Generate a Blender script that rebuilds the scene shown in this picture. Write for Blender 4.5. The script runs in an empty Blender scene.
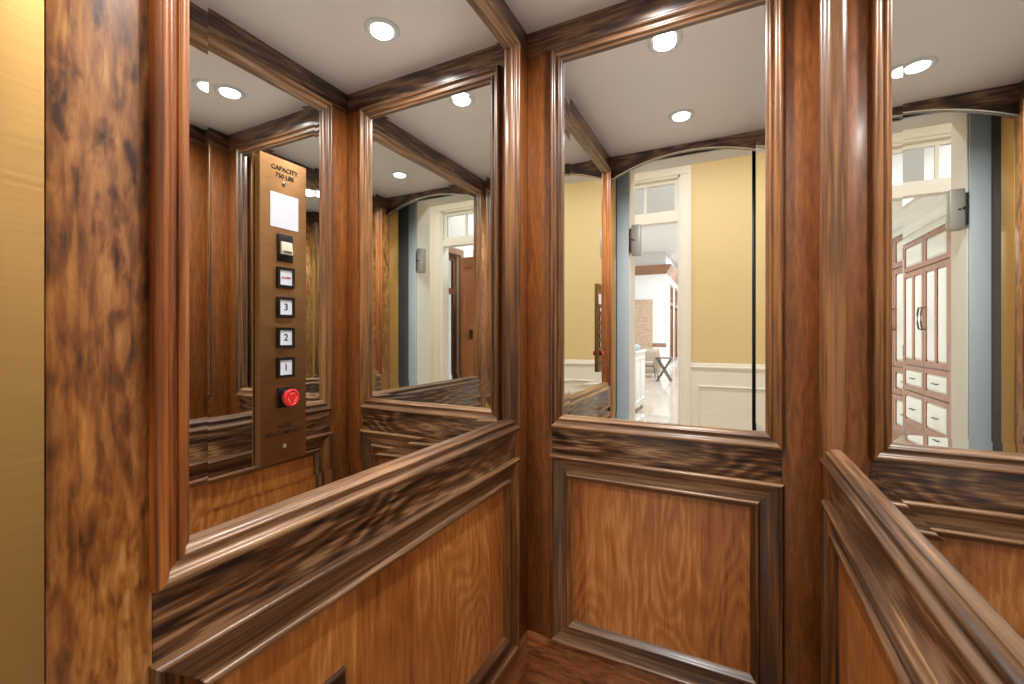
import bpy, bmesh, math, random
from mathutils import Matrix, Vector
random.seed(4)
S = bpy.context.scene
COL = S.collection
H = 1.36                     # lens height above the cab floor
A, B, D = 0.679, 0.232, 1.49 # cab walls: x=-A, x=B, y=D
CEIL = H + 1.128
YF = 0.203                   # front end of the side walls

# ------------------------------------------------------------------ materials
def lin(c):
    r = []
    for v in c:
        v /= 255.0
        r.append(v/12.92 if v <= .04045 else ((v+.055)/1.055)**2.4)
    return (*r, 1.0)

def newmat(name):
    m = bpy.data.materials.new(name); m.use_nodes = True
    nt = m.node_tree
    return m, nt, nt.nodes, nt.links, nt.nodes['Principled BSDF']

def simple(name, col, rough=.5, metal=0., spec=.5, coat=0., noise=0., nscale=8., emit=None, estr=0., stretch=None):
    m, nt, N, L, p = newmat(name)
    c = lin(col)
    p.inputs['Base Color'].default_value = c
    p.inputs['Roughness'].default_value = rough
    p.inputs['Metallic'].default_value = metal
    p.inputs['Specular IOR Level'].default_value = spec
    p.inputs['Coat Weight'].default_value = coat
    if emit:
        p.inputs['Emission Color'].default_value = lin(emit)
        p.inputs['Emission Strength'].default_value = estr
    if noise:
        tc = N.new('ShaderNodeTexCoord'); mp = N.new('ShaderNodeMapping')
        if stretch: mp.inputs['Scale'].default_value = stretch
        n = N.new('ShaderNodeTexNoise')
        n.inputs['Scale'].default_value = nscale; n.inputs['Detail'].default_value = 4
        r = N.new('ShaderNodeValToRGB')
        r.color_ramp.elements[0].position = .3; r.color_ramp.elements[1].position = .7
        r.color_ramp.elements[0].color = tuple(v*(1-noise) for v in c[:3])+(1,)
        r.color_ramp.elements[1].color = tuple(min(1, v*(1+noise)) for v in c[:3])+(1,)
        L.new(tc.outputs['Object'], mp.inputs['Vector']); L.new(mp.outputs['Vector'], n.inputs['Vector'])
        L.new(n.outputs['Fac'], r.inputs['Fac']); L.new(r.outputs['Color'], p.inputs['Base Color'])
        if metal:
            mr = N.new('ShaderNodeMapRange')
            mr.inputs['To Min'].default_value = rough-.08; mr.inputs['To Max'].default_value = rough+.1
            L.new(n.outputs['Fac'], mr.inputs['Value']); L.new(mr.outputs['Result'], p.inputs['Roughness'])
    return m

def wood(name, axis, cols, ring=9., rscale=3.2, along=.13, rough=.38, coat=.45, pore=.35, ringw=.55, blot=0., strips=None, bump=.12, contrast=1., lowf=.35, fleck=.17):
    m, nt, N, L, p = newmat(name)
    def math_(op, a, b=None, c=None):
        n = N.new('ShaderNodeMath'); n.operation = op
        for i, v in enumerate((a, b, c)):
            if v is None: continue
            if isinstance(v, (int, float)): n.inputs[i].default_value = v
            else: L.new(v, n.inputs[i])
        return n.outputs[0]
    tc = N.new('ShaderNodeTexCoord'); oi = N.new('ShaderNodeObjectInfo')
    cx = N.new('ShaderNodeCombineXYZ')
    for i, k in enumerate((37., 53., 71.)):
        L.new(math_('MULTIPLY', oi.outputs['Random'], k), cx.inputs[i])
    ad = N.new('ShaderNodeVectorMath'); ad.operation = 'ADD'
    L.new(tc.outputs['Object'], ad.inputs[0]); L.new(cx.outputs[0], ad.inputs[1])
    def mapped(al):
        mp = N.new('ShaderNodeMapping'); s = [1, 1, 1]; s['XYZ'.index(axis)] = al
        mp.inputs['Scale'].default_value = s
        L.new(ad.outputs[0], mp.inputs['Vector']); return mp.outputs[0]
    def noise(vec, sc, det, dist=0.):
        n = N.new('ShaderNodeTexNoise'); n.inputs['Scale'].default_value = sc
        n.inputs['Detail'].default_value = det; n.inputs['Distortion'].default_value = dist
        L.new(vec, n.inputs['Vector']); return n.outputs['Fac']
    nA = noise(mapped(along), rscale, 2.5, .5)
    rg = math_('PINGPONG', math_('MULTIPLY', nA, ring), 1.0)
    nP = noise(mapped(fleck), 120., 4, .3)
    nS = noise(mapped(fleck*.8), 50., 6, 1.1)
    nC = noise(mapped(.3), 3.0, 3)
    f = math_('MULTIPLY', rg, ringw*.5)
    f = math_('ADD', f, math_('MULTIPLY', nP, pore*1.35))
    f = math_('ADD', f, math_('MULTIPLY', nS, .5))
    f = math_('ADD', f, math_('MULTIPLY', nC, lowf))
    tot = ringw*.25+pore*.675+.25+lowf*.5
    f = math_('SUBTRACT', f, tot)                       # centred on zero
    f = math_('MULTIPLY_ADD', f, 1.7*contrast, .5)
    if strips:                                          # veneer leaves of their own tone
        ax, w, off = strips
        sx = N.new('ShaderNodeSeparateXYZ'); L.new(tc.outputs['Object'], sx.inputs[0])
        q = math_('FLOOR', math_('DIVIDE', math_('SUBTRACT', sx.outputs['XYZ'.index(ax)], off), w))
        wn = N.new('ShaderNodeTexWhiteNoise'); wn.noise_dimensions = '1D'; L.new(math_('ADD', q, 3.3), wn.inputs['W'])
        f = math_('ADD', f, math_('MULTIPLY', math_('SUBTRACT', wn.outputs['Value'], .5), .42))
    if blot:
        b1 = noise(mapped(.36), 60., 6, .35)
        b2 = noise(mapped(.25), 7., 3, .4)
        mr = N.new('ShaderNodeMapRange'); mr.inputs['From Min'].default_value = .48; mr.inputs['From Max'].default_value = .74
        L.new(b1, mr.inputs['Value'])
        mr2 = N.new('ShaderNodeMapRange'); mr2.inputs['From Min'].default_value = .32; mr2.inputs['From Max'].default_value = .6
        L.new(b2, mr2.inputs['Value'])
        f = math_('SUBTRACT', f, math_('MULTIPLY', math_('MULTIPLY', mr.outputs[0], mr2.outputs[0]), blot))
        f = math_('ADD', f, math_('MULTIPLY', math_('SUBTRACT', b2, .5), .9))
    r = N.new('ShaderNodeValToRGB'); els = r.color_ramp.elements
    while len(els) < len(cols): els.new(.5)
    for i, c in enumerate(cols):
        els[i].position = i/(len(cols)-1); els[i].color = lin(c)
    L.new(f, r.inputs['Fac']); L.new(r.outputs['Color'], p.inputs['Base Color'])
    p.inputs['Roughness'].default_value = rough
    p.inputs['Coat Weight'].default_value = coat; p.inputs['Coat Roughness'].default_value = .22
    bp = N.new('ShaderNodeBump'); bp.inputs['Strength'].default_value = bump; bp.inputs['Distance'].default_value = .002
    L.new(math_('ADD', nP, math_('MULTIPLY', nS, .6)), bp.inputs['Height']); L.new(bp.outputs[0], p.inputs['Normal'])
    return m

W_DARK = [(36, 20, 12), (82, 53, 34), (118, 82, 55), (172, 134, 98)]
W_MOULD = [(54, 32, 18), (92, 61, 39), (122, 86, 57), (160, 121, 86)]
W_BEAM = [(30, 17, 11), (66, 42, 28), (96, 65, 44), (136, 100, 72)]
W_STILE = [(60, 30, 10), (106, 58, 20), (134, 76, 28), (162, 98, 42)]
W_PANEL = [(112, 60, 22), (156, 92, 40), (178, 112, 54), (208, 144, 84)]
W_BURL = [(64, 34, 15), (128, 76, 32), (174, 116, 58), (212, 162, 102)]
M = {}
for ax in 'XY':
    M['mould'+ax] = wood('horizontal moulding '+ax, ax, W_MOULD, contrast=1.6, ring=9, pore=.5, ringw=.5, lowf=.1, bump=.15, coat=.7, along=.1, fleck=.04)  # brown of the horizontal mouldings, paler and less orange than the uprights
    M['beam'+ax] = wood('dark top rail '+ax, ax, W_BEAM, contrast=1.7, ring=34, pore=.6, ringw=.5, lowf=.2, bump=.2, coat=.7, along=.18, fleck=.09)
for ax in 'XYZ':
    M['dark'+ax] = wood('walnut rail '+ax, ax, W_DARK, contrast=1.75, ring=34, pore=.65, ringw=.42, lowf=.2, bump=.2, coat=.7, along=.2, fleck=.09)
M['mouldZ'] = wood('stained moulding upright', 'Z', [(50, 28, 12), (88, 52, 23), (116, 72, 34), (148, 98, 54)], ringw=.5, contrast=1.6, pore=.5, coat=.6, fleck=.035, along=.07)
M['mouldA'] = wood('hall lit moulding upright', 'Z', [(86, 42, 14), (142, 76, 28), (170, 98, 40), (196, 128, 66)], ringw=.5, contrast=1.5, pore=.5, coat=.6, fleck=.035, along=.07)  # same upright moulding, recoloured orange for the hall light falling on it
M['stile'] = wood('stained stile', 'Z', W_STILE, coat=.3, rough=.45, ringw=.25, contrast=1.2, pore=.3, along=.05)
M['burl'] = wood('mottled alder stile', 'Z', W_BURL, ringw=.3, blot=.62, along=.2, contrast=1.5, rough=.42, pore=.25)
M['panelB'] = wood('maple veneer back', 'Z', W_PANEL, ring=64, rscale=2.2, along=.3, ringw=.3, contrast=1.15, pore=.3, lowf=.3, fleck=.1, strips=('X', .1875, -.456), bump=.05)
M['panelL'] = wood('maple veneer side', 'Z', W_PANEL, ring=64, rscale=2.2, along=.3, ringw=.3, contrast=1.15, pore=.3, lowf=.3, fleck=.1, strips=('Y', .185, .29), bump=.05)
M['base'] = wood('maple baseboard', 'X', [(104, 58, 30), (146, 90, 52), (174, 112, 68), (200, 142, 96)], ringw=.4, contrast=1.6)
M['baseY'] = wood('maple baseboard side', 'Y', [(104, 58, 30), (146, 90, 52), (174, 112, 68), (200, 142, 96)], ringw=.4, contrast=1.6)
M['mirror'] = simple('silvered glass', (243, 245, 243), 0.0, 1.0)
M['brass'] = simple('brushed brass', (186, 148, 88), .46, .72, noise=.06, nscale=6, stretch=(1, 1, 30))
M['brassplate'] = simple('satin bronze', (156, 117, 76), .4, 1., noise=.08, nscale=9, stretch=(1, 4, 14))
M['black'] = simple('black plastic', (14, 14, 15), .35)
M['white'] = simple('white acrylic', (226, 232, 246), .3)
M['ivory'] = simple('ivory plastic', (236, 226, 206), .35)
M['ink'] = simple('black engraving', (22, 18, 15), .6)
M['redink'] = simple('red print', (190, 60, 60), .6)
M['red'] = simple('red plastic', (226, 34, 40), .3, coat=.4)
M['redlt'] = simple('pale red inset', (245, 110, 108), .35)
M['chrome'] = simple('nickel screw', (205, 198, 186), .25, 1.)
M['ceil'] = simple('satin ceiling paint', (240, 231, 226), .38, spec=.4, noise=.02, nscale=3)
M['lens'] = simple('lit lens', (255, 255, 255), .4, emit=(255, 252, 246), estr=14.)
M['ring'] = simple('white painted trim ring', (222, 222, 222), .3)
M['steel'] = simple('dull grey metal', (118, 112, 106), .35, 1., noise=.1, nscale=30)
M['boxgrey'] = simple('grey enamel', (176, 176, 172), .4, .3)
M['yellow'] = simple('ochre wall paint', (226, 206, 162), .6, noise=.02, nscale=2)
M['cream'] = simple('cream trim paint', (239, 240, 240), .4)
M['whitep'] = simple('white wall paint', (238, 238, 238), .6, noise=.01)
M['bluegrey'] = simple('pale blue grey paint', (204, 216, 224), .4)
M['shaft'] = simple('dark shaft board', (104, 97, 90), .8, noise=.1)
M['floor_d'] = wood('dark oak floor', 'Y', W_DARK, rough=.4)
M['cab_w'] = wood('kitchen cabinet wood', 'Z', [(96, 52, 28), (140, 84, 48), (164, 104, 62), (180, 122, 80)], ringw=.3, contrast=.7)
M['trim_w'] = wood('brown window trim', 'Z', [(96, 58, 36), (130, 84, 56), (152, 102, 70), (170, 122, 90)], ringw=.3, contrast=.7)
M['trim_x'] = wood('brown crown trim', 'X', [(110, 76, 56), (140, 100, 76), (160, 118, 92), (176, 136, 110)], ringw=.3, contrast=.7)
M['fabric'] = simple('oatmeal upholstery', (160, 146, 130), .9, noise=.08, nscale=60)
M['bluefab'] = simple('blue grey throw', (142, 160, 170), .95, noise=.15, nscale=20)
M['darkmetal'] = simple('dark iron', (112, 102, 92), .4, .7)
M['quartz'] = simple('white lacquer and panel glare', (236, 236, 236), .3)
def tile_mat():
    m, nt, N, L, p = newmat('polished stone tile')
    tc = N.new('ShaderNodeTexCoord'); b = N.new('ShaderNodeTexBrick')
    b.offset = 0; b.inputs['Scale'].default_value = 1.6
    b.inputs['Brick Width'].default_value = 1.; b.inputs['Row Height'].default_value = 1.
    b.inputs['Mortar Size'].default_value = .012
    b.inputs['Color1'].default_value = lin((176, 168, 156)); b.inputs['Color2'].default_value = lin((184, 176, 164))
    b.inputs['Mortar'].default_value = lin((154, 146, 136))
    L.new(tc.outputs['Object'], b.inputs['Vector']); L.new(b.outputs['Color'], p.inputs['Base Color'])
    p.inputs['Roughness'].default_value = .14
    return m
M['tile'] = tile_mat()
def brick_mat():
    m, nt, N, L, p = newmat('tan brick')
    tc = N.new('ShaderNodeTexCoord'); mp = N.new('ShaderNodeMapping'); mp.inputs['Rotation'].default_value = (math.pi/2, 0, 0)
    b = N.new('ShaderNodeTexBrick'); b.inputs['Scale'].default_value = 4.
    b.inputs['Color1'].default_value = lin((186, 160, 136)); b.inputs['Color2'].default_value = lin((166, 138, 114))
    b.inputs['Mortar'].default_value = lin((206, 190, 170))
    L.new(tc.outputs['Object'], mp.inputs['Vector']); L.new(mp.outputs[0], b.inputs['Vector']); L.new(b.outputs['Color'], p.inputs['Base Color'])
    p.inputs['Roughness'].default_value = .85
    return m
M['brick'] = brick_mat()
def glass_mat():
    m, nt, N, L, p = newmat('clear pane')
    p.inputs['Transmission Weight'].default_value = 1.; p.inputs['Roughness'].default_value = 0.
    p.inputs['IOR'].default_value = 1.45
    return m
M['glass'] = glass_mat()

# ------------------------------------------------------------------ mesh helpers
class MB:
    def __init__(s): s.bm = bmesh.new()
    def face(s, pts):
        return s.bm.faces.new([s.bm.verts.new(p) for p in pts])
    def box(s, x0, x1, y0, y1, z0, z1, bev=0.):
        bm = bmesh.new() if bev else s.bm
        vs = [bm.verts.new((x, y, z)) for x in (x0, x1) for y in (y0, y1) for z in (z0, z1)]
        for f in ((0, 1, 3, 2), (4, 6, 7, 5), (0, 4, 5, 1), (2, 3, 7, 6), (0, 2, 6, 4), (1, 5, 7, 3)):
            bm.faces.new([vs[i] for i in f])
        if bev:
            bmesh.ops.bevel(bm, geom=bm.edges[:], offset=bev, segments=2, affect='EDGES', profile=.5)
            me = bpy.data.meshes.new('t'); bm.to_mesh(me); bm.free(); s.bm.from_mesh(me); bpy.data.meshes.remove(me)
        return s
    def loft(s, rings, cap=True, closed=True):
        R = [[s.bm.verts.new(p) for p in r] for r in rings]
        n = len(R[0])
        for a, b in zip(R, R[1:]):
            for i in range(n if closed else n-1):
                j = (i+1) % n
                s.bm.faces.new((a[i], a[j], b[j], b[i]))
        if cap:
            s.bm.faces.new(R[0]); s.bm.faces.new(R[-1])
        return s
    def prism(s, pts, vec):            # polygon extruded along a vector
        return s.loft([pts, [tuple(Vector(p)+Vector(vec)) for p in pts]])
    def lathe(s, prof, mat, seg=32):   # prof: (radius, height) about local z; mat: Matrix
        rings = [[tuple(mat @ Vector((r*math.cos(2*math.pi*k/seg), r*math.sin(2*math.pi*k/seg), h))) for k in range(seg)] for r, h in prof]
        return s.loft(rings)
    def tube(s, pts, r, seg=10):
        pts = [Vector(p) for p in pts]; rings = []
        for i, p in enumerate(pts):
            t = (pts[min(i+1, len(pts)-1)]-pts[max(i-1, 0)]).normalized()
            u = t.cross(Vector((0, 0, 1)))
            if u.length < 1e-3: u = t.cross(Vector((1, 0, 0)))
            u.normalize(); v = t.cross(u)
            rings.append([tuple(p+u*r*math.cos(2*math.pi*k/seg)+v*r*math.sin(2*math.pi*k/seg)) for k in range(seg)])
        return s.loft(rings)
    def build(s, name, mat, parent=None, smooth=True, ang=32, loc=None):
        bmesh.ops.recalc_face_normals(s.bm, faces=s.bm.faces)
        me = bpy.data.meshes.new(name); s.bm.to_mesh(me); s.bm.free()
        if smooth:
            for p in me.polygons: p.use_smooth = True
            me.set_sharp_from_angle(angle=math.radians(ang))
        if isinstance(mat, (list, tuple)):
            for m_ in mat: me.materials.append(m_)
        else: me.materials.append(mat)
        o = bpy.data.objects.new(name, me); COL.objects.link(o)
        if parent is not None:
            o.parent = parent
            bpy.context.view_layer.update()
            o.matrix_parent_inverse = parent.matrix_world.inverted()
        elif loc is not None:
            me.transform(Matrix.Translation(-Vector(loc))); o.location = loc
        return o

def tag(o, label=None, cat=None, group=None, kind=None):
    if label: o['label'] = label
    if cat: o['category'] = cat
    if group: o['group'] = group
    if kind: o['kind'] = kind
    return o
def empty(name, loc, label, cat, group=None, kind=None):
    o = bpy.data.objects.new(name, None); o.location = loc; o.empty_display_size = .1
    COL.objects.link(o); bpy.context.view_layer.update()
    return tag(o, label, cat, group, kind)
def dup(root, loc, label):
    r = root.copy(); COL.objects.link(r); r.location = loc; r['label'] = label
    for ch in list(root.children):
        c = ch.copy(); COL.objects.link(c); c.parent = r
        for g in list(ch.children):
            d = g.copy(); COL.objects.link(d); d.parent = c
    return r

# wall frames: (s along the wall, z, v out of the wall into the cab) -> world
WALL = {
    'back': lambda s, z, v: (s, D-v, z),
    'left': lambda s, z, v: (-A+v, s, z),
    'right': lambda s, z, v: (B-v, s, z),
}
def wbox(mb, P, s0, s1, z0, z1, v0, v1, bev=0.):
    p, q = P(s0, z0, v0), P(s1, z1, v1)
    return mb.box(min(p[0], q[0]), max(p[0], q[0]), min(p[1], q[1]), max(p[1], q[1]), min(p[2], q[2]), max(p[2], q[2]), bev)

def frame_side(P, rect, prof, side):
    """one mitred length of moulding; rect = s0,s1,z0,z1 outer, prof = (inset, height)"""
    s0, s1, z0, z1 = rect
    a, b = [], []
    for u, v in prof:
        if side == 'top':    a.append(P(s0+u, z1-u, v)); b.append(P(s1-u, z1-u, v))
        if side == 'bottom': a.append(P(s0+u, z0+u, v)); b.append(P(s1-u, z0+u, v))
        if side == 'lo':     a.append(P(s0+u, z0+u, v)); b.append(P(s0+u, z1-u, v))
        if side == 'hi':     a.append(P(s1-u, z0+u, v)); b.append(P(s1-u, z1-u, v))
    mb = MB(); n = 6
    rings = [[tuple(Vector(p).lerp(Vector(q), k/n)) for p, q in zip(a, b)] for k in range(n+1)]
    return mb.loft(rings)

def arc(cx, cy, r, a0, a1, n):
    return [(cx+r*math.cos(math.radians(a0+(a1-a0)*k/n)), cy+r*math.sin(math.radians(a0+(a1-a0)*k/n))) for k in range(n+1)]
mm = lambda L: [(u/1000., v/1000.) for u, v in L]
FRAME = mm([(0, -6), (0, 13)] + arc(8, 14, 8, 180, 20, 10) + arc(24, 19, 9, 205, 285, 8)[1:] +
           [(28, 9.5), (29, 12.5)] + arc(33.5, 10.5, 4.2, 150, 15, 6) + [(39, 8), (42, 5), (46, 3.5), (46, -6.9)])
BOLECT = mm([(0, -5), (0, 11)] + arc(6, 12, 6, 180, 10, 9) + [(12.5, 9), (15, 8)] +
            [(22, 6.2), (32, 3.6), (44, 1.2), (54, .2), (60, .4), (61, 5.5)] + arc(67, 6.5, 6.2, 170, 25, 8) +
            [(74.5, 7), (79, 2.5), (82, -2), (86, -4.5), (87, -7.9)])
ZM = dict(top=H+1.034, bot=H-.334)          # mirror frame outer
ZP = dict(top=H-.432, bot=H-1.104)          # lower panel moulding outer
BASE_T = H-1.104
GEO = {'back': (-A, B, -.584, .140), 'left': (YF, D, .299, 1.392), 'right': (YF, D, .299, 1.392)}
HL = dict(back='X', left='Y', right='Y')

def build_wall(side, label):
    P = WALL[side]; s0, s1, f0, f1 = GEO[side]; ax = HL[side]
    w = MB(); wbox(w, P, s0-(.0 if side != 'back' else .03), s1+.03, 0, CEIL, -.035, -.012)
    root = w.build('wall_'+side, M['shaft']); tag(root, label, 'wall', kind='structure')
    zt = H+1.036
    if side == 'back':
        wbox(MB(), P, 0, 0, 0, 0, 0, 0)
    lo_end, hi_end = s0, s1
    m = MB(); wbox(m, P, s0, s1, zt, CEIL-.001, -.012, .0, .0012); m.build('top_rail', M['beam'+ax], root)
    m = MB(); wbox(m, P, s0, f0+.004, BASE_T, zt-.0008, -.012, 0, .0012)
    m.build('stile', M['burl'] if side != 'back' else M['stile'], root)
    m = MB(); wbox(m, P, f1-.004, s1, BASE_T, zt-.0008, -.012, 0, .0012); m.build('stile', M['stile'], root)
    m = MB(); wbox(m, P, f0+.0045, f1-.0045, ZP['top']-.004, ZM['bot']+.004, -.012, 0, .0005); m.build('middle_rail', M['dark'+ax], root)
    m = MB(); wbox(m, P, s0, s1, .0, BASE_T-.0008, -.012, 0.001, .0012); m.build('bottom_rail', M['base' if ax == 'X' else 'baseY'], root)
    m = MB(); wbox(m, P, f0+.06, f1-.06, ZP['bot']+.06, ZP['top']-.06, -.0115, -.006); m.build('veneer_panel', M['panelB' if side == 'back' else 'panelL'], root)
    for sd in ('top', 'bottom', 'lo', 'hi'):
        frame_side(P, (f0, f1, ZP['bot'], ZP['top']), BOLECT, sd).build('panel_moulding', M['mould'+ax] if sd in ('top', 'bottom') else M['mouldZ'], root)
    return root

def build_mirror(side, label):
    P = WALL[side]; s0, s1, f0, f1 = GEO[side]; ax = HL[side]
    c = P((f0+f1)/2, ZM['bot'], -.007)
    root = empty('wall_mirror', c, label, 'mirror', 'framed wall mirrors of the lift cab')
    u = .0435; bw = .027 if side == 'back' else .033; rise = bw*math.tan(math.radians(1.4)); v0 = -.0075
    g0, g1, z0, z1 = f0+u, f1-u, ZM['bot']+u, ZM['top']-u
    o4 = [P(g0, z0, v0+rise), P(g1, z0, v0+rise), P(g1, z1, v0+rise), P(g0, z1, v0+rise)]
    i4 = [P(g0+bw, z0+bw, v0), P(g1-bw, z0+bw, v0), P(g1-bw, z1-bw, v0), P(g0+bw, z1-bw, v0)]
    k4 = [P(g0, z0, v0-.004), P(g1, z0, v0-.004), P(g1, z1, v0-.004), P(g0, z1, v0-.004)]
    mb = MB(); bm = mb.bm
    vo, vi, vk = ([bm.verts.new(p) for p in q] for q in (o4, i4, k4))
    bm.faces.new(vi); bm.faces.new(vk)
    for i in range(4):
        j = (i+1) % 4
        bm.faces.new((vo[i], vo[j], vi[j], vi[i])); bm.faces.new((vk[i], vk[j], vo[j], vo[i]))
    mb.build('glass', M['mirror'], root, smooth=False)
    for sd in ('top', 'bottom', 'lo', 'hi'):
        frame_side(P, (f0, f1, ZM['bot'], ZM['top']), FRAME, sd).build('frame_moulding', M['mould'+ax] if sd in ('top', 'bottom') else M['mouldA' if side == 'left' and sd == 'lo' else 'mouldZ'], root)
    return root

build_wall('left', 'left wall of the lift cab, mottled brown stile and carved panel under the mirror')
build_wall('back', 'back wall of the lift cab with a square veneered lower panel')
build_wall('right', 'right wall of the lift cab seen at a steep angle')
build_mirror('left', 'large angled-edge mirror in a dark wooden frame behind the brass button panel')
build_mirror('back', 'upright angled-edge mirror in a wooden frame on the back wall above the square panel')
build_mirror('right', 'angled-edge mirror on the right wall seen edge on, reflecting tall kitchen cupboards')

# floor and ceiling of the cab
tag(MB().box(-A-.035, B+.035, .14, D+.035, -.04, 0).build('floor', M['floor_d']), 'dark wooden floor of the lift cab', 'floor', kind='structure')
tag(MB().box(-A-.035, B+.035, .17, D+.035, CEIL, CEIL+.03).build('ceiling', M['ceil']), 'pale satin ceiling of the lift cab', 'ceiling', kind='structure')

# arched header over the cab entrance
def header():
    n = 28; zs, rise = H+.985, .105
    w = (A+B)/2; cx = (B-A)/2
    R = (w*w+rise*rise)/(2*rise)
    bot = []
    for k in range(n+1):
        x = -A+(A+B)*k/n
        bot.append((x, zs+rise-R+math.sqrt(R*R-(x-cx)**2)))
    m = MB()
    rings = [[(x, .235, z), (x, .195, z), (x, .195, CEIL-.001), (x, .235, CEIL-.001)] for x, z in bot]
    m.loft(rings)
    o = m.build('trim_1', M['beamX']); tag(o, 'arched dark wooden header over the lift entrance', 'trim', kind='structure')
    m = MB()
    m.loft([[(x, .2358, z-.0003), (x, .226, z-.0003), (x, .226, z-.002), (x, .2358, z-.002)] for x, z in bot])
    m.build('edge_band', M['chrome'], o)
header()
for sx, nm, lb in ((-1, 'trim_2', 'brushed brass door jamb strip beside the mottled brown stile on the left'), (1, 'trim_3', 'brushed brass door jamb strip at the front of the right wall')):
    x0, x1 = (-A-.02, -A+.003) if sx < 0 else (B-.003, B+.02)
    tag(MB().box(x0, x1, .095, YF-.0015, 0, CEIL, .002).build(nm, M['brass']), lb, 'trim', kind='structure')

# ------------------------------------------------------------------ ceiling lights
def disc(parent, name, x, y, z, r0, r1, h, mat):
    m = MB()
    if r0 > 0:
        prof = [(r0, 0), (r0+.003, -h*.6), ((r0+r1)/2, -h), (r1-.003, -h*.6), (r1, 0)]
        rings = [[(x+r*math.cos(2*math.pi*k/48), y+r*math.sin(2*math.pi*k/48), z+q) for k in range(48)] for r, q in prof]
        m.loft(rings+[rings[0]], cap=False)
    else:
        m.lathe([(r1, 0), (r1*.98, -h*.6), (r1*.8, -h), (.001, -h*1.1)], Matrix.Translation((x, y, z)), 48)
    return m.build(name, mat, parent)
def downlight(x, y, z, power, label, group, r=.04, size=.075, spread=160, emis='lens', col=(1, .97, .93)):
    t = empty('recessed_downlight', (x, y, z), label, 'ceiling light', group)
    disc(t, 'trim_ring', x, y, z-.0005, r, r*1.6, .008, M['ring'])
    disc(t, 'lens', x, y, z-.0005, 0, r*1.0, .003, M[emis])
    l = bpy.data.lights.new('downlight_lamp', 'AREA'); l.shape = 'DISK'; l.size = size; l.energy = power; l.color = col
    l.spread = math.radians(spread)
    o = bpy.data.objects.new('lamp', l); COL.objects.link(o); o.parent = t; o.location = (0, 0, -.012)
    return t
P_CAB = 10.
downlight(-.2235, .60, CEIL, P_CAB, 'recessed round downlight in the lift ceiling nearer the arched entrance', 'downlights in the lift ceiling')
downlight(-.2235, 1.23, CEIL, P_CAB, 'recessed round downlight in the lift ceiling nearer the back wall', 'downlights in the lift ceiling')

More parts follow.
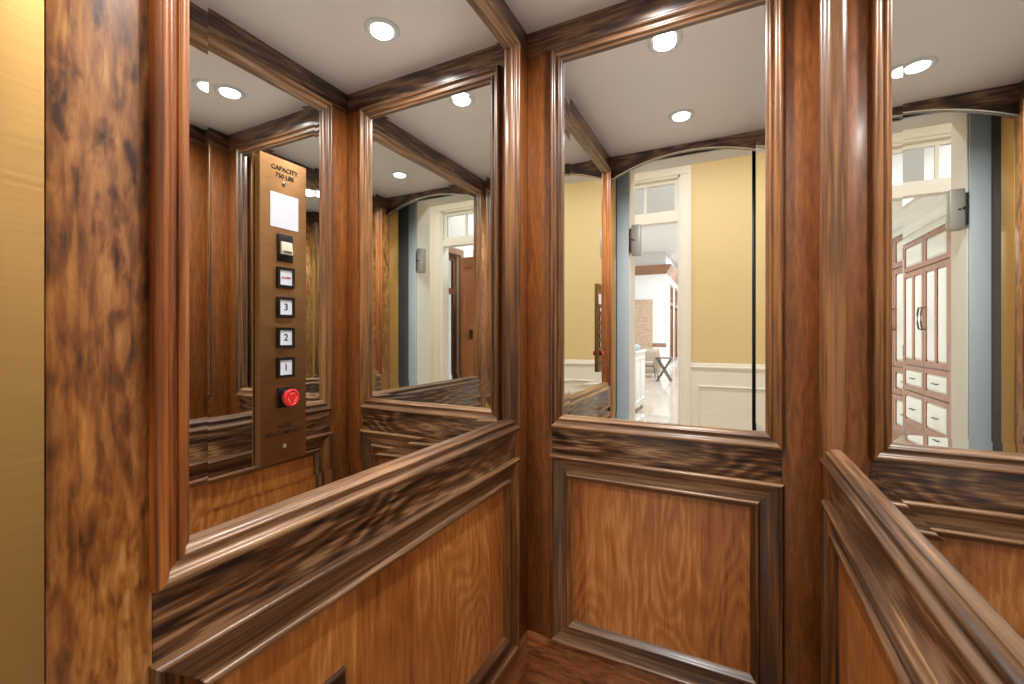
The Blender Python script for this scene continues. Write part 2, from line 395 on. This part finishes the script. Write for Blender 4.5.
# ------------------------------------------------------------------ car operating panel
def text(body, parent, name, y, z, x, size, mat, sx=1.):
    cu = bpy.data.curves.new('t', 'FONT'); cu.body = body; cu.size = size; cu.align_x = 'CENTER'; cu.align_y = 'CENTER'
    cu.extrude = .0003; cu.resolution_u = 4; cu.offset = size*.012
    o = bpy.data.objects.new('t', cu); COL.objects.link(o)
    me = bpy.data.meshes.new_from_object(o.evaluated_get(bpy.context.evaluated_depsgraph_get()))
    bpy.data.objects.remove(o)
    R = Matrix(((0, 0, 1, x), (sx, 0, 0, y), (0, 1, 0, z), (0, 0, 0, 1)))
    me.transform(R); me.materials.clear(); me.materials.append(mat)
    ob = bpy.data.objects.new(name, me); COL.objects.link(ob); ob.parent = parent
    ob.matrix_parent_inverse = parent.matrix_world.inverted()
    return ob
def cop():
    xg = -A-.0074; xf = -A+.0025
    yc = .4855; y0, y1 = .4425, .5285; z0, z1 = H-.214, H+.297
    t = empty('button_panel', (xg, yc, z0), 'tall brass lift button panel mounted on the left mirror', 'control panel')
    MB().box(xg+.0003, xf-.0045, y0+.002, y1-.002, z0+.002, z1-.002).build('back_box', M['brassplate'], t)
    MB().box(xf-.003, xf, y0, y1, z0, z1, .0008).build('face_plate', M['brassplate'], t)
    MB().box(xf-.0047, xf-.003, y0+.004, y1-.004, z0+.004, z1-.004).build('gasket', M['ink'], t)
    e = xf+.0002
    text('CAPACITY', t, 'engraved_text', yc+.001, H+.2795, e, .0105, M['ink'])
    text('750 LBS', t, 'engraved_text', yc+.001, H+.2675, e, .0105, M['ink'])
    text('AUTO', t, 'engraved_text', yc+.001, H-.154, e, .0095, M['ink'])
    text('ADA COMPLIANT', t, 'engraved_text', yc+.001, H-.1655, e, .0088, M['ink'])
    for z in (.2555, -.1885):
        m = MB(); mt = Matrix.Translation((xf, yc, H+z)) @ Matrix.Rotation(math.pi/2, 4, 'Y')
        m.lathe([(.0038, 0), (.0036, .001), (.0024, .0016), (.0014, .0008), (.0012, .0002)], mt, 20)
        m.build('screw', M['chrome'], t)
    MB().box(xf, xf+.0008, .460, .512, H+.180, H+.238).build('blank_plate', M['white'], t)
    # rocker switch
    m = MB(); m.box(xf, xf+.003, .4725, .5005, H+.124, H+.170, .0008); s = m.build('switch_plate', M['black'], t)
    ys0, ys1 = .4765, .4965
    MB().prism([(xf+.003, ys0, H+.1575), (xf+.0055, ys0, H+.157), (xf+.008, ys0, H+.1385), (xf+.007, ys0, H+.136), (xf+.003, ys0, H+.136)], (0, ys1-ys0, 0)).build('rocker', M['ivory'], s)
    MB().prism([(xf+.0079, ys0+.002, H+.1415), (xf+.0083, ys0+.002, H+.1385), (xf+.0072, ys0+.002, H+.1385)], (0, ys1-ys0-.004, 0)).build('rocker_mark', M['ink'], s)
    m = MB(); m.lathe([(.0016, 0), (.0014, .0008), (.0004, .001)], Matrix.Translation((xf+.003, .4865, H+.1655)) @ Matrix.Rotation(math.pi/2, 4, 'Y'), 12); m.build('switch_screw', M['chrome'], s)
    yb = .4868
    for txt, zc, mat, sz in (('ALARM', .097, 'redink', .0052), ('3', .0468, 'ink', .0165), ('2', -.0045, 'ink', .0165), ('1', -.055, 'ink', .0165)):
        m = MB(); w, o_ = .0125, .0172
        for a0, a1, b0, b1 in ((-o_, o_, w, o_), (-o_, o_, -o_, -w), (-o_, -w, -w, w), (w, o_, -w, w)):
            m.box(xf, xf+.0045, yb+a0*.92, yb+a1*.92, H+zc+b0, H+zc+b1)
        fr = m.build('button_bezel', M['black'], t, smooth=False)
        bt = MB().box(xf, xf+.0028, yb-w*.92, yb+w*.92, H+zc-w, H+zc+w).build('button_cap', M['white'], fr)
        text(txt, fr, 'button_mark', yb, H+zc, xf+.0030, sz, M[mat])
    # emergency stop
    m = MB(); m.box(xf, xf+.0035, .4725, .5025, H-.1225, H-.0885, .001); b = m.build('stop_base', M['black'], t)
    mt = Matrix.Translation((xf+.0035, .4875, H-.1055)) @ Matrix.Rotation(math.pi/2, 4, 'Y')
    m = MB(); m.lathe([(.0125, 0), (.0125, .004), (.0115, .005), (.0108, .011)], mt, 32); m.build('stop_collar', M['black'], b)
    m = MB(); m.lathe([(.0108, .007), (.0138, .008), (.0148, .010), (.0146, .013), (.013, .0151), (.0115, .0151), (.0108, .0143), (.004, .0141), (.0035, .0149), (.001, .0149)], mt, 40)
    cap = m.build('stop_button', M['red'], b)
    for k in range(3):
        m = MB(); a0 = 20+120*k; pts = []
        ri, ro = .0062, .0085
        ring = [(ro, a0+i*8) for i in range(11)]+[(ri, a0+80-i*8) for i in range(11)]
        p0 = [tuple(mt @ Vector((r*math.cos(math.radians(a)), r*math.sin(math.radians(a)), .0143))) for r, a in ring]
        m.prism(p0, (.0006, 0, 0)); m.build('turn_arrow', M['redlt'], b)
cop()
bpy.data.objects['button_panel'].location.y += .0055

# metal plate in the lower left panel
pl = empty('metal_plate', (-A-.006, .49, H-1.0), 'grey metal plate with a thin bright lip on the lower left panel', 'access plate')
MB().box(-A-.006, -A-.002, .36, .628, H-1.0, H-.655, .001).build('cover', M['steel'], pl)
MB().box(-A-.002, -A+.001, .36, .626, H-.662, H-.656, .0008).build('lip', M['chrome'], pl)

# ------------------------------------------------------------------ shaft, landing opening
SY = -.09; SY2 = -.25; OX0, OX1 = -.628, .150; OH = H+1.187
X0, X1, HC = -3.0, 2.2, 3.52
m = MB()
m.box(X0, OX0, SY2, SY, 0, HC); m.box(OX1, X1, SY2, SY, 0, HC); m.box(OX0, OX1, SY2, SY, OH, HC)
tag(m.build('wall_landing', M['shaft'], smooth=False), 'shaft side of the landing wall around the lift opening', 'wall', kind='structure')
m = MB(); m.box(X0, OX0-.1, SY2-.006, SY2, 0, HC); m.box(OX1+.1, X1, SY2-.006, SY2, 0, HC); m.box(OX0-.1, OX1+.1, SY2-.006, SY2, OH+.1, HC)
tag(m.build('wall_hall_near', M['yellow'], smooth=False), 'ochre painted hall side of the landing wall', 'wall', kind='structure')
# jamb lining and door-edge boards
m = MB(); m.box(OX0, OX0+.006, SY2-.02, SY-.001, 0, OH-.006); m.box(OX1-.006, OX1, SY2-.02, SY-.001, 0, OH-.006); m.box(OX0, OX1, SY2-.02, SY-.001, OH-.006, OH)
m.box(OX0-.1, OX0, SY2-.02, SY2, 0, OH+.1); m.box(OX1, OX1+.1, SY2-.02, SY2, 0, OH+.1); m.box(OX0, OX1, SY2-.02, SY2, OH, OH+.1)
tag(m.build('trim_4', M['cream'], smooth=False), 'cream painted lining and casing of the lift landing opening', 'trim', kind='structure')
tag(MB().box(-.710, OX0-.001, SY, SY+.012, 0, OH, .001).build('trim_5', M['bluegrey']), 'pale blue grey board beside the landing opening on the shaft side, left', 'trim', kind='structure')
tag(MB().box(OX1-.006, B+.03, SY, SY+.012, 0, OH, .001).build('trim_6', M['cream']), 'cream board beside the landing opening on the shaft side, right', 'trim', kind='structure')
tag(MB().box(OX1-.027, OX1-.0065, SY-.03, SY+.016, 0, OH, .001).build('trim_7', M['black']), 'black rubber edge strip along the right side of the landing opening', 'trim', kind='structure')
m = MB()
m.box(-.95, -.93, SY, 1.65, 0, 2.95); m.box(.47, .49, SY, 1.65, 0, 2.95); m.box(-.95, .49, 1.63, 1.65, 0, 2.95); m.box(-.95, .49, SY, 1.65, 2.95, 2.97)
tag(m.build('wall_shaft', M['shaft'], smooth=False), 'dark board walls of the lift shaft', 'wall', kind='structure')
# interlock box
t = empty('lock_box', (-.586, SY, H+.545), 'grey metal door lock box on the left jamb of the lift opening', 'lock box')
MB().box(-.607, -.548, -.118, -.062, H+.548, H+.758, .003).build('case', M['boxgrey'], t)
MB().box(-.6225, -.606, -.112, -.068, H+.57, H+.736, .002).build('bracket', M['steel'], t)
m = MB(); m.lathe([(.005, 0), (.005, .004), (.001, .005)], Matrix.Translation((-.585, -.062, H+.65)) @ Matrix.Rotation(-math.pi/2, 4, 'X'), 16); m.build('screw', M['ink'], t)
m = MB(); m.lathe([(.006, 0), (.006, .012), (.001, .014)], Matrix.Translation((-.60, -.062, H+.655)) @ Matrix.Rotation(-math.pi/2, 4, 'X'), 16); m.build('plunger', M['black'], t)

# ------------------------------------------------------------------ hall
HY = -2.305; HY2 = -2.455; DX0, DX1 = -1.95, -.51; DH = H+1.35; TZ = H+1.82
GX0, GX1, GY1, GH = -5.2, 3.0, -20., 4.6
m = MB()
m.box(DX1, GX1, HY2, HY, 0, GH); m.box(GX0, DX0, HY2, HY, 0, GH); m.box(DX0, DX1, HY2, HY, TZ, GH)
tag(m.build('wall_hall_far', M['yellow'], smooth=False), 'ochre hall wall opposite the lift with a wide doorway', 'wall', kind='structure')
# wainscot
m = MB()
m.box(DX1+.12, X1, HY, HY+.012, 0, H-.36)
w = m.build('trim_8', M['cream'], smooth=False); tag(w, 'cream wainscot with chair rail on the hall wall', 'trim', kind='structure')
prof = [(0, 0), (.012, .004), (.02, .016), (.034, .02), (.038, .03), (.05, .03), (.055, .012), (.085, .008), (.09, 0)]
m = MB(); m.prism([(DX1+.12, HY+v, H-.40+u) for u, v in prof], (X1-DX1-.12, 0, 0)); m.build('chair_rail', M['cream'], w)
PH = lambda s, z, v: (s, HY+.012+v, z)
PB = mm([(0, 0), (0, 10)] + arc(8, 10, 8, 180, 0, 8) + [(18, 5), (24, 0)])
for k in range(3):
    a0 = DX1+.12+.07+k*.86
    for sd in ('top', 'bottom', 'lo', 'hi'):
        frame_side(PH, (a0, a0+.78, .30, H-.56), PB, sd).build('wainscot_moulding', M['cream'], w)
tag(MB().box(DX1+.12, X1, HY, HY+.018, 0, .18, .003).build('baseboard_hall', M['cream']), 'cream baseboard along the hall wall', 'baseboard', kind='structure')
# casing of the doorway and transom
PC = lambda s, z, v: (s, HY+v, z)
CAS = mm([(0, 0), (0, 26), (8, 30), (20, 30), (26, 22), (60, 18), (90, 16), (96, 22), (112, 22), (118, 16), (120, 0)])
m = MB()
for x0, sg in ((DX1+.12, -1), (DX0-.12, 1)):
    m.loft([[(x0+sg*u, HY+v, z) for u, v in CAS] for z in (0, TZ)])
m.loft([[(x, HY+v, TZ+.16-u) for u, v in [(a*1.33, b) for a, b in CAS]] for x in (DX0-.12, DX1+.12)])
m.box(DX0-.62, DX0-.12, HY, HY+.016, 0, TZ+.15)
m.box(DX0-.14, DX1+.14, HY, HY+.05, TZ+.15, TZ+.18)
m.box(DX0-.001, DX0+.02, HY2, HY+.001, 0, TZ); m.box(DX1-.02, DX1+.001, HY2, HY+.001, 0, TZ); m.box(DX0, DX1, HY2, HY+.001, TZ-.02, TZ+.001)
m.box(DX0+.02, DX1-.02, HY2+.02, HY-.01, DH-.045, DH+.045)
tag(m.build('trim_9', M['cream'], smooth=False), 'cream casing around the tall hall doorway', 'trim', kind='structure')
t = empty('window_1', ((DX0+DX1)/2, HY-.07, DH+.045), 'four pane transom window above the hall doorway', 'window', kind='structure')
m = MB(); za, zb = DH+.045, TZ-.02; xa, xb = DX0+.02, DX1-.02
m.box(xa, xb, HY-.09, HY-.05, za, za+.045); m.box(xa, xb, HY-.09, HY-.05, zb-.05, zb)
m.box(xa, xa+.04, HY-.09, HY-.05, za+.045, zb-.05); m.box(xb-.04, xb, HY-.09, HY-.05, za+.045, zb-.05)
m.build('window_frame', M['cream'], t, smooth=False)
xs = [xa+.04+(xb-xa-.08)*k/4 for k in range(5)]
for k in range(1, 4):
    MB().box(xs[k]-.014, xs[k]+.014, HY-.088, HY-.052, za+.045, zb-.05).build('glazing_bar', M['cream'], t)
for k in range(4):
    MB().box(xs[k]+(.014 if k else 0), xs[k+1]-(.014 if k < 3 else 0), HY-.072, HY-.068, za+.045, zb-.05).build('pane', M['glass'], t, smooth=False)
# hall shell
m = MB(); m.box(GX0, GX1, GY1, -.0, -.06, -.0)
tag(m.build('floor_hall', M['tile'], smooth=False), 'polished pale tile floor of the hall and kitchen', 'floor', kind='structure')
tag(MB().box(X0-.1, X1+.1, HY, SY2, HC, HC+.05).build('ceiling_hall', M['whitep']), 'white hall ceiling', 'ceiling', kind='structure')
m = MB(); pr = [(0, 0), (.0, .03), (.03, .04), (.07, .09), (.10, .12), (.14, .125), (.14, 0)]
m.loft([[(x, HY+v, HC-.141+u) for u, v in pr] for x in (X0, X1)])
tag(m.build('trim_10', M['cream']), 'cream crown moulding of the hall', 'trim', kind='structure')
tag(MB().box(X0-.1, X0, HY, SY, 0, HC).build('wall_hall_left', M['yellow']), 'ochre end wall of the hall, left', 'wall', kind='structure')
tag(MB().box(X1, X1+.1, HY, SY, 0, HC).build('wall_hall_right', M['yellow']), 'ochre end wall of the hall, right', 'wall', kind='structure')
for x, nm in ((-1.9, 'nearest the hall doorway'), (-.3, 'straight in front of the lift'), (1.2, 'at the far right of the hall')):  # unseen ceiling lamps, added in place of daylight to brighten the hall
    downlight(x, -1.2, HC, 20., 'added hall fill downlight '+nm, 'added fill lights in the hall', r=.07, size=.14, spread=170, col=(1, .97, .92))

# ------------------------------------------------------------------ kitchen and great room seen through the doorway
KX = -2.3
m = MB()   # window wall with an opening
wy0, wy1, wz1 = -3.30, -2.80, 2.72
m.box(KX-.15, KX, wy1, HY2, 0, GH); m.box(KX-.15, KX, -6.2, wy0, 0, GH); m.box(KX-.15, KX, wy0, wy1, wz1, GH)
tag(m.build('wall_kitchen', M['whitep'], smooth=False), 'white kitchen wall with a narrow glazed door', 'wall', kind='structure')
t = empty('door_1', (KX, -3.05, 0), 'narrow glazed door in a brown wooden casing', 'door', kind='structure')
PK = lambda s, z, v: (KX+v, s, z)
m = MB()
for a0, a1, b0, b1 in ((wy0-.1, wy0, 0, wz1+.1), (wy1, wy1+.1, 0, wz1+.1), (wy0, wy1, wz1, wz1+.1)):
    wbox(m, PK, a0, a1, b0, b1, 0, .03)
m.build('door_casing', M['trim_w'], t, smooth=False)
m = MB()
for a0, a1, b0, b1 in ((wy0, wy0+.1, 0, wz1), (wy1-.1, wy1, 0, wz1), (wy0+.1, wy1-.1, wz1-.1, wz1), (wy0+.1, wy1-.1, 0, .25), (wy0+.1, wy1-.1, 2.05, 2.15)):
    wbox(m, PK, a0, a1, b0, b1, -.1, -.05)
m.build('door_frame', M['trim_w'], t, smooth=False)
m = MB(); wbox(m, PK, wy0+.1, wy1-.1, .25, 2.05, -.078, -.072); wbox(m, PK, wy0+.1, wy1-.1, 2.15, wz1-.1, -.078, -.072); m.build('pane', M['glass'], t, smooth=False)
m = MB(); m.tube([(KX-.04, wy1-.05, 1.0), (KX, wy1-.05, 1.0), (KX+.01, wy1-.13, 1.0)], .009); m.build('handle', M['darkmetal'], t)

def pantry():
    xf, y0, y1 = -1.495, -4.205, -2.905
    xb = xf-.395; ye = -2.735
    t = empty('pantry_cupboard', ((xf+xb)/2, (y0+y1)/2, 0), 'tall brown pantry cupboard with door and drawer panels coloured pale as glare', 'cupboard')
    m = MB(); m.box(xb, xf-.022, y0, ye, .12, 2.56); m.box(xb, xf-.06, y0+.02, ye-.02, 0, .12); m.box(xf-.022, xf, y1+.002, ye, .12, 2.5); m.build('carcass', M['cab_w'], t, smooth=False)
    # crown
    pc = [(0, 0), (.03, 0), (.03, .07), (.07, .07), (.07, .10), (.09, .16), (.13, .19), (.13, .24), (.2, .30), (.25, .31), (.25, .40), (0, .40)]
    m = MB(); m.loft([[(xf-.022+u, y, 2.5+.06+v-.06) for u, v in pc] for y in (y0, ye)]); m.build('crown', M['quartz'], t, smooth=False)
    PF = lambda s, z, v: (xf-.022+v, s, z)
    fr = mm([(0, 0), (0, 20), (60, 20), (66, 14), (72, 8), (72, 0)])
    ra = mm([(0, 4), (0, 8), (24, 16), (28, 16), (28, 4)])
    def leaf(s0, s1, z0, z1, nm, split=1, knob=None):
        # frame
        m = MB(); a, b = s0+.004, s1-.004
        w = .055
        wbox(m, PF, a, b, z1-w-.004, z1-.004, 0, .02); wbox(m, PF, a, b, z0+.004, z0+w+.004, 0, .02)
        n = split; gap = (b-a-w)/n
        for k in range(n+1):
            wbox(m, PF, a+gap*k, a+gap*k+w, z0+w+.004, z1-w-.004, 0, .02)
        d = m.build(nm, M['cab_w'], t, smooth=False)
        for k in range(n):
            m = MB(); p0, p1 = a+gap*k+w, a+gap*(k+1)
            q0, q1 = z0+w+.004, z1-w-.004
            o4 = [PF(p0, q0, .006), PF(p1, q0, .006), PF(p1, q1, .006), PF(p0, q1, .006)]
            e = .03
            i4 = [PF(p0+e, q0+e, .018), PF(p1-e, q0+e, .018), PF(p1-e, q1-e, .018), PF(p0+e, q1-e, .018)]
            b4 = [PF(p0, q0, 0), PF(p1, q0, 0), PF(p1, q1, 0), PF(p0, q1, 0)]
            m.loft([b4, o4, i4]); m.build('raised_panel', M['quartz'], d, smooth=False)  # white colour stands in for glare on the brown wood panels
        return d
    ym = (y0+y1)/2
    for s0, s1, hs in ((y0, ym, ym-.05), (ym, y1, ym+.05)):
        leaf(s0, s1, 2.14, 2.50, 'upper_door')
        d = leaf(s0, s1, 1.0, 2.13, 'door', 2)
        m = MB(); pts = [PF(hs, 1.42, .02), PF(hs, 1.43, .05), PF(hs, 1.5, .06), PF(hs, 1.6, .06), PF(hs, 1.67, .05), PF(hs, 1.68, .02)]
        m.tube(pts, .009); m.build('handle', M['darkmetal'], d)
        for z0, z1 in ((.68, .99), (.26, .67)):
            dr = leaf(s0, s1, z0, z1, 'drawer')
            zc = (z0+z1)/2; yc = (s0+s1)/2
            m = MB(); m.tube([PF(yc-.05, zc, .018), PF(yc-.05, zc, .04), PF(yc+.05, zc, .04), PF(yc+.05, zc, .018)], .007); m.build('handle', M['darkmetal'], dr)
    # end panel facing the hall
    PE = lambda s, z, v: (s, ye+v, z)
    for sd in ('top', 'bottom', 'lo', 'hi'):
        frame_side(PE, (xb+.05, xf-.06, .3, 2.42), mm([(0, 0), (0, 8), (8, 10), (20, 6), (26, 0)]), sd).build('end_moulding', M['cab_w'], t)
pantry()
t = empty('wall_latch', (-1.69, -2.735, 1.3), 'small black metal latch on the end of the pantry cupboard', 'latch')
MB().box(-1.735, -1.645, -2.734, -2.716, 1.30, 1.44, .003).build('plate', M['black'], t)
m = MB(); m.tube([(-1.69, -2.717, 1.37), (-1.69, -2.68, 1.37), (-1.785, -2.675, 1.375)], .008); m.build('lever', M['darkmetal'], t)

# white sideboard with a folded throw
def sideboard():
    t = empty('sideboard', (-1.65, -5.0, 0), 'white carved sideboard standing past the pantry cupboard', 'sideboard')
    x0, x1, y0, y1 = -2.0, -1.43, -5.5, -4.5
    MB().box(x0, x1, y0, y1, .1, 1.04, .01).build('carcass', M['quartz'], t)
    MB().box(x0-.02, x1+.02, y0-.02, y1+.02, 1.04, 1.08, .01).build('top', M['quartz'], t)
    for x in (x0+.05, x1-.05):
        for y in (y0+.05, y1-.05):
            m = MB(); m.lathe([(.03, 0), (.035, .03), (.02, .06), (.04, .1)], Matrix.Translation((x, y, 0)), 16); m.build('foot', M['quartz'], t)
    PE = lambda s, z, v: (s, y1+v, z)
    for a, b in ((.2, .56), (.62, .98)):
        d = MB(); wbox(d, PE, x0+.05, x1-.05, a, b, 0, .015); dd = d.build('drawer', M['quartz'], t)
        m = MB(); m.tube([((x0+x1)/2-.08, y1+.015, (a+b)/2+.03), ((x0+x1)/2-.04, y1+.05, (a+b)/2), ((x0+x1)/2+.04, y1+.05, (a+b)/2), ((x0+x1)/2+.08, y1+.015, (a+b)/2+.03)], .01)
        m.build('handle', M['darkmetal'], dd)
    PS = lambda s, z, v: (x1+v, s, z)
    for k in range(2):
        for sd in ('top', 'bottom', 'lo', 'hi'):
            frame_side(PS, (y0+.06+k*.47, y0+.47+k*.47, .2, .95), mm([(0, 0), (0, 8), (8, 12), (20, 6), (26, 0)]), sd).build('side_moulding', M['quartz'], t)
    m = MB(); rings = []
    for k in range(9):
        y = -5.2+.68*k/8
        prof = []
        for i in range(13):
            a = math.pi*i/12
            prof.append((-1.66+.215*math.cos(a), y, 1.081+(.13+.015*math.sin(k*1.9+i))*max(0, math.sin(a))**.6))
        rings.append(prof)
    m.loft(rings); tag(m.build('folded_throw', M['bluefab'], loc=(-1.62, -4.75, 1.08)), 'blue grey throw folded on the white sideboard', 'throw')
sideboard()

def armchair(x, y):
    t = empty('armchair', (x, y, 0), 'pale upholstered armchair with rolled arms against the far white wall', 'armchair')
    MB().box(x-.33, x+.33, y-.35, y+.36, .14, .36, .03).build('base', M['fabric'], t)
    MB().box(x-.27, x+.27, y-.22, y+.37, .36, .50, .045).build('seat_cushion', M['fabric'], t)
    for s in (-1, 1):
        m = MB(); xa = x+s*.33
        pr = [(xa-.055, .12), (xa-.055, .5)]+[(xa+s*.0+.075*math.cos(a), .56+.075*math.sin(a)) for a in [math.pi*(1.15-1.3*k/10) for k in range(11)]]+[(xa+.055, .5), (xa+.055, .12)]
        m.prism([(px, y-.36, pz) for px, pz in pr], (0, .72, 0)); m.build('arm', M['fabric'], t)
        for yy in (y-.3, y+.3):
            m = MB(); m.lathe([(.018, 0), (.026, .13)], Matrix.Translation((x+s*.3, yy, 0)), 12); m.build('leg', M['darkmetal'], t)
    m = MB(); rings = []
    for k in range(9):
        z = .34+.56*k/8; w = .31+.04*math.sin(math.pi*k/8)
        yb = y-.30-.10*k/8; th = .09*(1 if k < 8 else .5)
        rings.append([(x-w, yb-th, z), (x+w, yb-th, z), (x+w*.97, yb+th, z+.0), (x-w*.97, yb+th, z)])
    m.loft(rings); m.build('backrest', M['fabric'], t)
armchair(-2.42, -11.7)
def xtable(x, y):
    t = empty('side_table', (x, y, 0), 'small side table on crossed dark metal legs beside the armchair', 'side table')
    MB().box(x-.24, x+.24, y-.2, y+.2, .67, .70, .006).build('tabletop', M['darkmetal'], t)
    for yy in (y-.16, y+.16):
        for s in (-1, 1):
            m = MB(); m.tube([(x-s*.2, yy, .005), (x-s*.1, yy, .17), (x+s*.1, yy, .5), (x+s*.2, yy, .67)], .022); m.build('leg', M['darkmetal'], t)
    m = MB(); m.tube([(x, y-.16, .335), (x, y+.16, .335)], .012); m.build('stretcher', M['darkmetal'], t)
xtable(-1.74, -10.6)

def floor_register(x, y):
    t = empty('floor_register', (x, y, 0), 'dark metal floor register set in the pale tile floor past the hall doorway', 'floor vent')
    m = MB()
    for a0, a1, b0, b1 in ((-.2, .2, .05, .065), (-.2, .2, -.065, -.05), (-.2, -.185, -.05, .05), (.185, .2, -.05, .05)):
        m.box(x+a0, x+a1, y+b0, y+b1, .0002, .008)
    m.build('frame', M['darkmetal'], t, smooth=False)
    for k in range(9):
        xx = x-.16+.04*k
        MB().box(xx-.007, xx+.007, y-.05, y+.05, .0002, .006).build('louvre', M['darkmetal'], t, smooth=False)
floor_register(-1.12, -4.5)
FW = -15.0; FX = -2.24
m = MB(); m.box(GX0, FX, FW-.2, FW, 0, GH)
m.box(FX-.2, FX, -19.9, -19.0, 0, GH); m.box(FX-.2, FX, -17.9, -17.3, 0, GH); m.box(FX-.2, FX, -16.2, FW-.2, 0, GH); m.box(FX-.2, FX, -19.0, -17.9, 3.5, GH); m.box(FX-.2, FX, -17.3, -16.2, 3.5, GH); m.box(FX-.2, FX, -19.0, -17.9, 0, .2); m.box(FX-.2, FX, -17.3, -16.2, 0, .2)
tag(m.build('wall_far', M['whitep'], smooth=False), 'white far wall of the great room', 'wall', kind='structure')
t = empty('window_2', (FX-.1, -17.6, .2), 'tall brown framed windows in the recess of the far room', 'window', kind='structure')
for a, b in ((-19.0, -17.9), (-17.3, -16.2)):
    m = MB()
    for y0, y1, z0, z1 in ((a, a+.12, .2, 3.5), (b-.12, b, .2, 3.5), (a+.12, b-.12, .2, .32), (a+.12, b-.12, 3.38, 3.5), (a+.12, b-.12, 2.6, 2.72), ((a+b)/2-.04, (a+b)/2+.04, 2.72, 3.38)):
        m.box(FX-.12, FX+.03, y0, y1, z0, z1)
    f = m.build('window_frame', M['trim_w'], t, smooth=False)
    MB().box(FX-.06, FX-.05, a+.12, b-.12, .32, 3.38).build('pane', M['glass'], f, smooth=False)
pc = [(0, 0), (.03, .0), (.05, .06), (.12, .16), (.2, .26), (.22, .34), (0, .34)]
m = MB(); m.loft([[(GX0, FW+u, H+2.4+v) for u, v in pc], [(FX+u, FW+u, H+2.4+v) for u, v in pc], [(FX+u, -19.9, H+2.4+v) for u, v in pc]])
tag(m.build('trim_11', M['trim_x'], smooth=False), 'brown wooden crown along the far white wall', 'trim', kind='structure')
tag(MB().box(GX0, FX+.02, FW, FW+.03, .90, 1.04, .004).build('trim_12', M['trim_x']), 'brown chair rail on the far white wall', 'trim', kind='structure')
tag(MB().box(-3.9, -2.74, FW, FW+.25, 0, H+1.4, .02).build('trim_13', M['brick']), 'tan brick chimney breast on the far white wall', 'chimney', kind='structure')
tag(MB().box(GX1, GX1+.15, GY1, HY, 0, GH).build('wall_great_right', M['whitep']), 'white right wall of the great room', 'wall', kind='structure')
tag(MB().box(GX0-.15, GX0, GY1, HY, 0, GH).build('wall_great_left', M['whitep']), 'white left wall of the great room', 'wall', kind='structure')
tag(MB().box(FX, GX1, GY1, GY1+.1, 0, GH).build('wall_great_end', M['whitep']), 'white end wall of the great room', 'wall', kind='structure')
tag(MB().box(GX0, GX1, GY1, HY2, GH, GH+.1).build('ceiling_great', M['whitep']), 'white ceiling of the great room', 'ceiling', kind='structure')
for i, (x, y, nm) in enumerate(((-.6, -4.2, 'over the kitchen in front of the pantry cupboard'), (-.6, -8., 'over the middle of the great room'), (-1.2, -11.5, 'in front of the pale armchair'), (-.8, -16.5, 'over the far window recess'))):  # unseen lamps added to keep the far white rooms bright
    downlight(x, y, GH, 120. if i == 0 else 250., 'added fill downlight '+nm, 'added fill lights in the great room', r=.09, size=.4, spread=175, col=(.96, .98, 1))

# ------------------------------------------------------------------ world, camera, view
w = bpy.data.worlds.new('sky'); S.world = w; w.use_nodes = True
bg = w.node_tree.nodes['Background']; bg.inputs['Color'].default_value = (.82, .9, 1, 1); bg.inputs['Strength'].default_value = 2.0
cam = bpy.data.cameras.new('camera'); co = bpy.data.objects.new('camera', cam); COL.objects.link(co)
cam.sensor_width = 36; cam.lens = 437/1024*36; cam.shift_y = -7/1024; cam.clip_start = .01
co.location = (0, 0, H); co.rotation_euler = (math.pi/2, 0, math.radians(26.5))
S.camera = co
S.view_settings.view_transform = 'Standard'; S.view_settings.look = 'None'
S.view_settings.gamma = 1; S.view_settings.use_curve_mapping = False
S.view_settings.exposure = 0.0
S.cycles.denoising_prefilter = 'ACCURATE'
M['lens'].cycles.emission_sampling = 'NONE'; w.cycles.sampling_method = 'NONE'
S.cycles.max_bounces = 20; S.cycles.glossy_bounces = 16; S.cycles.diffuse_bounces = 5; S.cycles.transmission_bounces = 8
S.cycles.sample_clamp_indirect = 5
